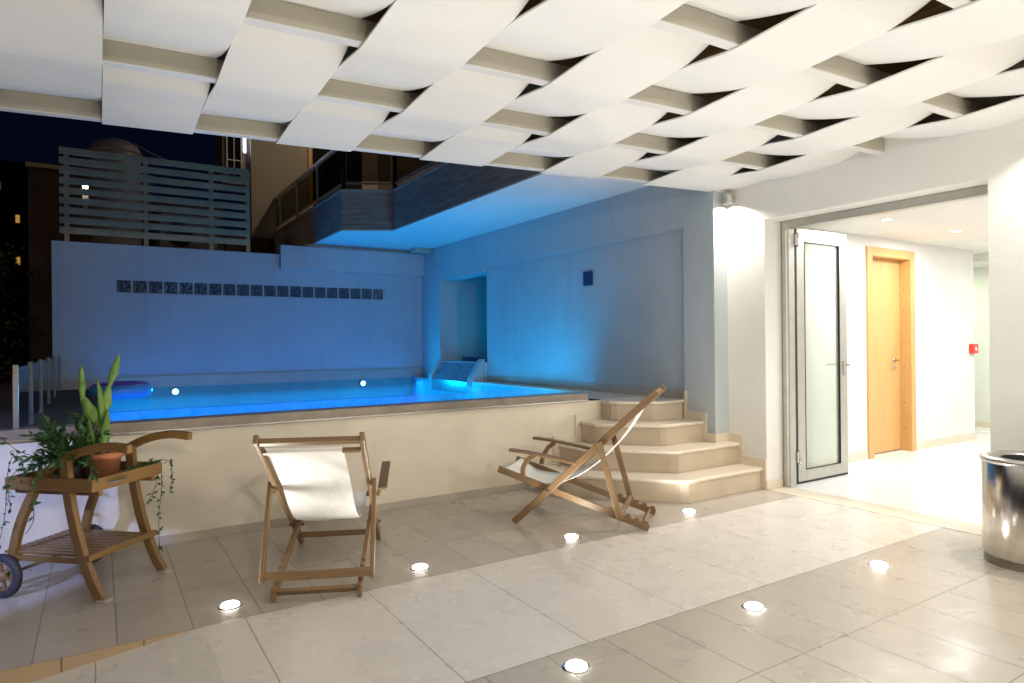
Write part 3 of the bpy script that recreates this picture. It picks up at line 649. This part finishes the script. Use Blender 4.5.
# tray
tx0, tx1, tw0, tw1, tz0, tz1 = .022, .548, .0, TW, .558, .625
tr_ = MB(); tr_.bar(T(tx0, .02, .57), T(tx0, TW - .02, .57), .0, .0) if False else None
def lbox(mb, l0, l1, w0, w1, z0, z1):
    i = len(mb.v); pts = [(l0, w0), (l1, w0), (l1, w1), (l0, w1)]
    for z in (z0, z1):
        for l, w_ in pts: mb.v.append(T(l, w_, z))
    ax = 0 if abs(l1 - l0) > abs(w1 - w0) else 1; loc = [(l, w_, z) for z in (z0, z1) for l, w_ in pts]; off = random.random() * 5
    for q in ((3, 2, 1, 0), (4, 5, 6, 7), (0, 1, 5, 4), (1, 2, 6, 5), (2, 3, 7, 6), (3, 0, 4, 7)):
        mb.idxface([i + k for k in q], [(loc[k][ax] + off, loc[k][1 - ax] + loc[k][2]) for k in q])
    return mb
ty = lbox(MB(), tx0 + .018, tx1 - .018, .018, TW - .018, .565, .578).build('tray', 'teak_trolley', tt)
for a in ((tx0, tx0 + .018, -.03, TW + .03), (tx1 - .018, tx1, -.03, TW + .03), (tx0 + .018, tx1 - .018, -.03, -.012), (tx0 + .018, tx1 - .018, TW + .012, TW + .03)):
    lbox(MB(), *a, tz0, tz1 - (.0 if a[1] - a[0] > .1 else .002)).build('rim', 'teak_trolley', ty, .003)
lbox(MB(), .03, .54, .02, .045, .53, .557).build('tray_rail', 'teak_trolley', tt, .003); lbox(MB(), .03, .54, TW - .045, TW - .02, .53, .557).build('tray_rail', 'teak_trolley', tt, .003)
sh = lbox(MB(), .05, .078, -.02, TW + .02, .205, .235).build('shelf', 'teak_trolley', tt, .004)
lbox(MB(), .52, .548, .0, TW, .20, .23).build('rail', 'teak_trolley', sh, .003)
for q in range(10):
    w0 = .012 + q * .042; lbox(MB(), .078, .60, w0, w0 + .032, .215, .228).build('slat', 'teak_trolley', sh, .002)
lbox(MB(), .08, .56, -.005, .008, .185, .2135).build('rail', 'teak_trolley', sh, .002); lbox(MB(), .08, .56, TW - .008, TW + .005, .185, .2135).build('rail', 'teak_trolley', sh, .002)
MB().tube([T(.56, -.05, .112), T(.56, TW + .10, .112)], .011).build('axle', 'steel', tt)
for w_ in (-.035, TW + .09):
    i = None; mb = MB(); prof = [(.045, -.012), (.085, -.018), (.105, -.018), (.113, -.010), (.113, .010), (.105, .018), (.085, .018), (.045, .012)]
    n = 36; base = T(.56, w_, .113)
    def ring(mb, prof, n=36):
        i = len(mb.v)
        for r_, d in prof:
            for e in range(n):
                an = 2 * math.pi * e / n; mb.v.append(base + lv * (r_ * math.cos(an)) + Vector((0, 0, r_ * math.sin(an))) + wv * d)
        for k in range(len(prof) - 1):
            for e in range(n): a = i + k * n + e; b2 = i + k * n + (e + 1) % n; mb.idxface([a, b2, b2 + n, a + n], smooth=True)
        return mb
    wh = ring(MB(), [(.078, -.016), (.105, -.018), (.113, -.010), (.113, .010), (.105, .018), (.078, .016), (.078, -.016)]).build('wheel', 'rubber', tt)
    mb = ring(MB(), [(.066, -.012), (.078, -.014), (.078, .014), (.066, .012), (.066, -.012)]); ring(mb, [(.0, -.018), (.026, -.018), (.026, .018), (0, .018)])
    for q in range(6):
        an = q * math.pi / 3 + .3; dd = lv * math.cos(an) + Vector((0, 0, math.sin(an))); mb.bar(base + dd * .02, base + dd * .07, .012, .016, wv)
    mb.build('rim', 'teak', wh)

# ------------------------------------------------------------------ plants on the trolley
pc = T(.185, .21, .578)
pt = thing('potted_cactus', pc, 'tall green cactus with flat lobed pads in a terracotta pot on the trolley', 'potted plant')
MB().lathe([(0, .001), (.072, .001), (.092, .118), (.103, .118), (.105, .148), (.095, .148), (.090, .125)], pc, 36).build('pot', 'terracotta', pt)
MB().lathe([(.0, .134), (.05, .136), (.092, .128)], pc, 24).build('soil', 'soil', pt)
sau = MB().lathe([(0, 0), (.10, 0), (.125, .016), (.12, .018), (.098, .004), (0, .004)], T(.17, .21, .579) - Vector((0, 0, .0)), 36)
def pad(mb, base, d, n_, L_, W_, th=.018, k=9):
    """flattened lobed pad grown from base along d; n_ = flat side normal"""
    d = d.normalized(); n_ = (n_ - d * n_.dot(d)).normalized(); s_ = d.cross(n_); i = len(mb.v); seg = 10
    for a in range(k + 1):
        u = a / k; w_ = W_ * (math.sin(math.pi * min(1, .12 + .86 * u)) ** .6) * (1 + .10 * math.sin(u * 17)) * (.55 + .45 * math.sin(math.pi * u) if u < .99 else .2)
        bend = n_ * (.02 * math.sin(u * 2.4))
        for e in range(seg):
            an = 2 * math.pi * e / seg; mb.v.append(base + d * (L_ * u) + bend + s_ * (w_ * math.cos(an)) + n_ * (th * (.35 + .65 * math.sin(math.pi * min(.97, u + .1))) * math.sin(an)))
    for a in range(k):
        for e in range(seg): q = i + a * seg + e; r_ = i + a * seg + (e + 1) % seg; mb.idxface([q, r_, r_ + seg, q + seg], smooth=True)
    mb.idxface([i + k * seg + e for e in range(seg)])
    return base + d * (L_ * .96) + n_ * .01
Z = Vector((0, 0, 1)); cb = pc + Vector((0, 0, .12)); toc = (EYE - pc); toc.z = 0; toc.normalize(); sx_ = Vector((-toc.y, toc.x, 0))   # sx_ points to image left? sign fixed below
if sx_.dot(rgt) < 0: sx_ = -sx_
mb = MB()
p = pad(mb, cb, Z * 1 + sx_ * .05, toc + sx_ * .5, .24, .028, .022)
p1 = pad(mb, cb + Z * .20, Z + sx_ * .16, toc + sx_ * .3, .20, .029, .017); pad(mb, p1 - Z * .02, Z + sx_ * .28, toc, .20, .021, .010)
p2 = pad(mb, cb + Z * .16 - sx_ * .01, Z - sx_ * .42, toc - sx_ * .2, .20, .032, .017); pad(mb, p2 - Z * .05, Z * 1 - sx_ * .02, toc, .22, .017, .010)
pad(mb, cb + Z * .18 + toc * .02, Z * 1 - sx_ * .12, toc + sx_ * .9, .24, .021, .013)
pad(mb, cb + Z * .04 + toc * .03, Z * 1 + sx_ * .12, toc + sx_ * .2, .22, .024, .014)
pad(mb, cb + Z * .02 - sx_ * .03, Z * 1 - sx_ * .1, toc - sx_ * .8, .20, .021, .013)
mb.build('cactus', 'cactus', pt)

def leafblade(mb, base, d, n_, L_, W_):
    d = d.normalized(); s_ = d.cross(n_).normalized(); up_ = s_.cross(d)
    a = base; b1 = base + d * L_ * .45 + s_ * W_ + up_ * L_ * .06; b2 = base + d * L_ * .45 - s_ * W_ + up_ * L_ * .06; m_ = base + d * L_ * .5; c_ = base + d * L_ - up_ * L_ * .1
    mb.face([a, b1, c_, m_]); mb.face([a, m_, c_, b2])
def rv(s=1): return Vector((random.uniform(-s, s), random.uniform(-s, s), random.uniform(-s, s)))
random.seed(11)
lp0 = T(.33, .17, .58)
lp = thing('leafy_plant', lp0, 'dark green leafy plant spilling over the trolley tray beside the cactus', 'potted plant')
MB().lathe([(0, .001), (.06, .001), (.075, .09), (.068, .09), (.066, .08)], lp0, 28).build('pot', 'rubber', lp)
MB().lathe([(0, .084), (.066, .082)], lp0, 20).build('soil', 'soil', lp)
fol = MB(); stm = MB()
for q in range(46):
    an = random.uniform(0, 6.28); out = random.uniform(.25, 1.5); d = Vector((math.cos(an), math.sin(an), 0)) * out + Z * random.uniform(.5, 2.0)
    if d.dot(sx_) > .6: d -= sx_ * .6
    L_ = random.uniform(.14, .36); pts = []
    p0 = lp0 + Z * .08 + Vector((math.cos(an), math.sin(an), 0)) * .03
    for k in range(6):
        u = k / 5; pts.append(p0 + d.normalized() * L_ * u - Z * (.10 * out * u * u))
    stm.tube(pts, .0022, 5)
    for k in range(1, 6):
        for r_ in range(5):
            dd = (pts[k] - pts[k - 1]).normalized() + rv(.9); leafblade(fol, pts[k] + rv(.008), dd, rv(1) + Z, random.uniform(.035, .07), random.uniform(.007, .012))
stm.build('stem', 'leaf', lp); fol.build('foliage', 'leaf', lp)
def vine(pts, n, mb, sb, r=.0018, ls=.028):
    pts = smooth(pts, 6); sb.tube(pts, r, 5)
    for q in range(n):
        p_ = pts[int(random.random() * (len(pts) - 1))]; d = rv(1) - Z * .5; leafblade(mb, p_, d, rv(1) + Z * .3, ls * random.uniform(.7, 1.5), ls * .32)
tv = thing('trailing_vine', T(.5, .0, .6), 'thin vine with small leaves hanging beside the trolley wheel', 'plant')
f_ = MB(); s2 = MB()
vine([lp0 + Z * .1, T(.40, -.06, .68), T(.47, -.08, .60), T(.50, -.07, .45), T(.56, -.05, .30), T(.57, -.07, .22)], 42, f_, s2)
vine([lp0 + Z * .1, T(.30, -.05, .66), T(.33, -.07, .55), T(.34, -.06, .42), T(.40, -.05, .34)], 20, f_, s2, ls=.03)
vine([lp0 + Z * .1, T(.45, .0, .70), T(.56, .03, .72), T(.62, .05, .60), T(.60, .05, .42)], 34, f_, s2)
vine([lp0 + Z * .1, T(.50, .05, .73), T(.64, .05, .80), T(.72, .05, .84)], 24, f_, s2, ls=.03)
s2.build('stem', 'leaf', tv); f_.build('foliage', 'leaf', tv)
tv2 = thing('trailing_vine', T(.05, .38, .56), 'thin vine with small leaves hanging from the tray edge towards the tiles', 'plant')
f_ = MB(); s2 = MB()
vine([T(.15, .33, .60), T(.08, .42, .62), T(.06, .47, .54), T(.10, .47, .42), T(.17, .45, .33)], 26, f_, s2)
vine([T(.15, .35, .60), T(.04, .45, .63), T(.03, .47, .5), T(.05, .47, .3), T(.04, .46, .08)], 60, f_, s2)
vine([T(.15, .35, .60), T(-.01, .45, .64), T(-.04, .47, .56), T(-.02, .47, .45)], 20, f_, s2)
s2.build('stem', 'leaf', tv2); f_.build('foliage', 'leaf', tv2)
tag(MB().lathe([(0, 0), (.07, 0), (.095, .014), (.09, .016), (.068, .005), (0, .005)], T(.085, .13, .5785), 36).build('saucer', 'tank'), 'grey plant saucer lying on the trolley tray beside the terracotta pot', 'saucer')

# ------------------------------------------------------------------ things in and around the pool
rg = thing('swim_ring', (.22, 8.9, WATER + .04), 'blue and purple inflatable ring floating at the shadowed end of the pool', 'pool float')
def torus(c, R_, r_, mat, name, a0=0, a1=360, n=48, m_=16, parent=None):
    mb = MB(); c = Vector(c); i = 0
    steps = int(n * (a1 - a0) / 360)
    for k in range(steps + 1):
        A1 = R(a0 + (a1 - a0) * k / steps)
        for e in range(m_):
            B1 = 2 * math.pi * e / m_; mb.v.append(c + Vector(((R_ + r_ * math.cos(B1)) * math.cos(A1), (R_ + r_ * math.cos(B1)) * math.sin(A1), r_ * math.sin(B1))))
    for k in range(steps):
        for e in range(m_): q = k * m_ + e; q2 = k * m_ + (e + 1) % m_; mb.idxface([q, q + m_, q2 + m_, q2], smooth=True)
    return mb.build(name, mat, parent)
torus((.22, 8.9, WATER + .06), .24, .085, 'float_blue', 'ring', parent=rg); torus((.22, 8.9, WATER + .10), .235, .058, 'float_purple', 'top_band', parent=rg)
gf = thing('glass_fence', (-.42, 7.4, DECK), 'low glass fence with metal posts along the shadowed end of the pool', 'fence')
ys = [4.9, 5.92, 6.92, 7.95, 9.0, 10.15]
for q, y in enumerate(ys):
    box('post', (-.432, y - .014, DECK - .02), (-.404, y + .014, 1.19), 'coping' if q == 0 else 'rail_dark', gf, .003)
    if q: box('pane', (-.424, ys[q - 1] + .025, DECK + .03), (-.416, y - .025, 1.17), 'fence_glass', gf)
pl = tag(box('wall_plate', (4.725, 5.77, 1.93), (4.7395, 5.93, 2.09), 'plate', bev=.003), 'small square dark blue plate fixed on the recessed pool wall', 'plate')

# ------------------------------------------------------------------ slat screen on the back wall
ss = thing('slat_screen', (.75, 10.36, 2.66), 'weathered horizontal slat screen standing on the far pool wall', 'screen')
for q in range(9): box('slat', (-.41, 10.32, 3.855 - q * .130 - .046), (1.93, 10.345, 3.855 - q * .130 + .040), 'screen', ss, .003)
for x in (-.36, .55, 1.38, 1.88): box('post', (x, 10.346, 2.66), (x + .055, 10.40, 3.9), 'screen', ss, .003)

# ------------------------------------------------------------------ balcony of the house
bc = thing('balcony', (3.6, 8, 2.85), 'angular stone clad balcony with smoked glass railing over the pool', 'balcony')
BP = [(2.85, 14), (2.85, 8.9), (3.475, 8.56), (3.49, 4.05), (5.0, 4.05), (5.0, 14)]
MB().prism(BP, 2.85, 2.87).build('soffit', 'plaster', bc)
BP2 = [(2.86, 14), (2.86, 8.905), (3.48, 8.57), (3.495, 4.06), (5.0, 4.06), (5.0, 14)]
MB().prism(BP2, 2.871, 3.39).build('fascia', 'stone_clad', bc)
MB().prism([(2.84, 14), (2.84, 8.89), (3.465, 8.55), (3.48, 4.05), (3.62, 4.05), (3.62, 8.65), (2.98, 8.98), (2.98, 14)], 3.391, 3.425).build('ledge', 'skirt', bc)
def rail(p, q, n, z0=3.425, z1=4.09):
    p = Vector((*p, 0)); q = Vector((*q, 0))
    for k in range(n + 1):
        c = p.lerp(q, k / n); box('post', (c.x - .025, c.y - .025, z0), (c.x + .025, c.y + .025, z1), 'alu', bc, .003)
    d = (q - p).normalized(); s_ = Vector((-d.y, d.x, 0))
    MB().bar(p + Z * z1, q + Z * z1, .05, .045, s_).build('handrail', 'alu', bc, .004); MB().bar(p + Z * (z0 + .10), q + Z * (z0 + .10), .03, .03, s_).build('bottom_rail', 'alu', bc)
    for k in range(n):
        a = p.lerp(q, k / n) + d * .04; b2 = p.lerp(q, (k + 1) / n) - d * .04
        MB().bar(a + Z * (z0 + z1 + .08) / 2, b2 + Z * (z0 + z1 + .08) / 2, .01, z1 - z0 - .18, s_).build('glass_panel', 'smoked', bc)
rail((2.91, 13.9), (2.91, 8.95), 4); rail((2.91, 8.95), (3.53, 8.62), 1); rail((3.53, 8.62), (3.55, 4.2), 3)
ha = thing('house_facade', (5, 13, 0), 'beige upper house wall behind the balcony, lit from below', 'building')
box('wall', (2.46, 13.0, 2.2), (9, 13.4, 8), 'facade', ha); box('side_wall', (4.95, 4.4, 2.86), (5.2, 13, 8), 'facade', ha)
box('low_wall', (2.0, 12.9, 0), (2.84, 12.99, 3.3), 'darkwall', ha)
box('balcony_door', (3.6, 12.96, 3.45), (4.6, 12.99, 5.3), 'dark_glass', ha); box('door_trim', (3.52, 12.97, 3.42), (3.6, 12.998, 5.36), 'pine', ha)
box('tower', (1.98, 13.1, 4.3), (2.455, 13.9, 8), 'stone_clad', ha)
wn_ = box('window', (2.05, 13.07, 4.45), (2.30, 13.099, 5.4), 'dark_glass', ha)
for a in ((2.04, 2.06), (2.29, 2.31), (2.165, 2.18)): box('frame', (a[0], 13.05, 4.45), (a[1], 13.069, 5.4), 'white_pl', wn_)
mb = MB().box((2.05, 13.06, 4.72), (2.29, 13.069, 4.74)); mb.build('frame', 'white_pl', wn_)
nl = thing('tube_lamp', (2.36, 13.05, 5.0), 'glowing white tube lamp on the tower beside the balcony', 'lamp')
MB().tube([(2.36, 13.05, 4.9), (2.36, 13.05, 5.5)], .018).build('tube', 'neon', nl); box('holder', (2.33, 13.07, 4.88), (2.39, 13.1, 5.52), 'white_pl', nl)
lamp('balcony_lamp', 'AREA', (4.4, 10.6, 6.8), 30, (1, .80, .55), None, aim((4.4, 10.6, 6.8), (3.3, 13, 4.6)), shape='DISK', size=.3)
lamp('tower_lamp', 'AREA', (2.36, 12.95, 5.1), 1.2, (.7, .8, 1), nl, aim((0, 0, 0), (0, -1, -.2)), shape='RECTANGLE', size=.1, size_y=.5)

# ------------------------------------------------------------------ beyond the pool, at night
tk = thing('water_tank', (.27, 12.5, 3.6), 'grey rounded water tank rising behind the slat screen', 'tank')
MB().lathe([(.36, 2.5), (.36, 4.48), (.33, 4.56), (.22, 4.63), (.10, 4.66), (0, 4.665)], (.27, 12.5, 0), 40).build('body', 'tank', tk); MB().lathe([(.37, 4.42), (.385, 4.44), (.37, 4.46)], (.27, 12.5, 0), 40).build('rim', 'tank', tk)
yl_ = thing('yard_lamp', (-.16, 11.3, 3.6), 'small bright bulb shining through the slat screen', 'lamp')
MB().lathe([(0, -.03), (.02, -.024), (.03, 0), (.02, .024), (0, .03)], (-.135, 11.2, 3.585), 16).build('bulb', emis('bulb_glow', (1, .85, .6), 60), yl_)
box('bracket', (-.17, 11.22, 3.40), (-.10, 11.32, 3.62), 'tank', yl_); box('pole', (-.16, 11.25, 0), (-.11, 11.30, 3.4), 'darkwall', yl_)
lamp('yard_bulb', 'POINT', (-.135, 11.12, 3.585), 3, (1, .8, .5), yl_, shadow_soft_size=.03)
cbl = thing('cable', (1.4, 12.6, 4.5), 'thin cable hanging between the water tank and the tower', 'cable')
MB().tube([(.55 + .15 * q, 12.6 + .04 * q, 4.66 - .016 * q * (11 - q) * .35 - .01 * q) for q in range(11)], .008, 6).build('wire', 'tank', cbl)
ac = thing('air_conditioner', (1.2, 11.6, 2.9), 'dim outdoor air conditioner unit behind the slat screen', 'appliance')
box('case', (.85, 11.5, 2.75), (1.65, 11.8, 3.35), 'tank', ac, .01); MB().lathe([(.0, 0), (.2, 0), (.2, .01)], (1.1, 11.49, 3.05), 24, axis='Y').build('fan_grille', 'gasket', ac)
rn = struct(box('terrain', (-20, 12, -.2), (20, 60, .1), 'asphalt'))
db = thing('dark_tower_block', (-.9, 14.5, 0), 'dark brown narrow building rising behind the shadowed end of the pool wall', 'building')
box('wall', (-1.0, 14, 0), (.9, 16, 4.40), 'darkwall', db); box('roof_slab', (-1.03, 13.95, 4.40), (.93, 16.05, 4.47), 'screen', db)
box('blade', (.9, 13.2, 2.0), (2.0, 13.6, 3.9), 'darkwall', db)
fbld = thing('far_apartment_block', (-3.5, 40, 0), 'distant dark apartment block with a few small yellow lit windows', 'building')
box('wall', (-9, 40, 0), (-1.0, 46, 10), 'darkwall', fbld); box('parapet', (-9.1, 39.9, 10), (-.9, 46.1, 10.3), 'darkwall', fbld)
k = 0
random.seed(5)
for zz in (3.2, 5.3, 7.35, 8.9):
    for xx in (-4.9, -4.1, -3.35, -2.6, -1.9):
        lit = (round(zz, 1), round(xx, 1)) in ((7.3, -3.4), (7.4, -3.4), (5.3, -3.4)) or (zz == 7.35 and xx == -3.35) or (zz == 3.2 and xx == -2.6) or (zz == 8.9 and xx == -4.1)
        box('window', (xx, 39.96, zz), (xx + (.16 if lit else .36), 39.999, zz + (.38 if lit else .8)), 'glow_yel' if lit else 'dark_glass', fbld)
# tree beyond the fence
tr = thing('garden_tree', (-1.3, 13, 0), 'dim leafy tree beyond the low glass fence, tinted brown by street light', 'tree')
MB().tube(smooth([(-1.7, 13, 0), (-1.65, 13, 1.0), (-1.75, 13.1, 2.0), (-1.6, 13, 2.8)]), .09, 10, None).build('trunk', 'bark', tr)
mb = MB(); random.seed(21)
cl = [(Vector((random.uniform(-3.2, -.75), random.uniform(12.2, 13.8), random.uniform(.9, 2.7))), random.uniform(.22, .42)) for _ in range(34)]
for c, rr in cl:
    for q in range(110):
        d = rv(1)
        if d.length > 1: continue
        leafblade(mb, c + d * rr, rv(1), rv(1) + Z, random.uniform(.06, .11), random.uniform(.018, .03))
mb.build('crown', 'leaf_night', tr)
stl = thing('street_lamp', (-3.2, 11.2, 0), 'street lamp beyond the pool fence, outside the view', 'street lamp')
MB().tube([(-3.2, 11.2, 0), (-3.2, 11.2, 3.0)], .04).build('pole', 'tank', stl); MB().lathe([(0, .1), (.09, .08), (.1, 0), (0, 0)], (-3.2, 11.2, 3.0), 20).build('head', 'glow_yel', stl)
lamp('street_bulb', 'POINT', (-3.2, 11.1, 2.9), 16, (1, .62, .3), stl, shadow_soft_size=.08)
# cool floodlight on the garden side, outside the view
fl = thing('flood_lamp', (-3.0, 1.6, 2.3), 'cool white floodlight on the garden side of the terrace', 'flood lamp')
box('case', (-3.15, 1.5, 2.22), (-3.02, 1.7, 2.38), 'tank', fl, .005); box('pole', (-3.12, 1.57, -.16), (-3.06, 1.63, 2.22), 'tank', fl)
lamp('flood_light', 'SPOT', (-2.98, 1.6, 2.3), 800, (.33, .44, 1), fl, aim((-2.98, 1.6, 2.3), (-1.35, 4.6, .35)), spot_size=R(34), spot_blend=.2, shadow_soft_size=.06)
# the terrace closes with a white wall behind the camera
rw = tag(box('terrace_rear_wall', (-3.2, -4.2, -.1), (X0, -4.0, 3.05), 'plaster'), 'white wall closing the terrace behind the camera', 'wall')
for x in (0.2, 2.8):  # fill lights added behind the camera to brighten the terrace
    t = thing('rear_fill_lamp', (x, -2.2, 2.62), 'added fill light shaped as a round ceiling lamp above the rear terrace, ' + ('garden side' if x < 1 else 'house side'), 'ceiling lamp', 'added rear fill lights')
    MB().lathe([(0, -.07), (.20, -.06), (.22, 0)], (x, -2.2, 2.60), 32).build('shade', 'glow', t)
    lamp('rear_fill_light', 'AREA', (x, -2.2, 2.45), 52, (1, .95, .87), t, aim((0, 0, 0), (.1, 1, -.35)), shape='DISK', size=.4)
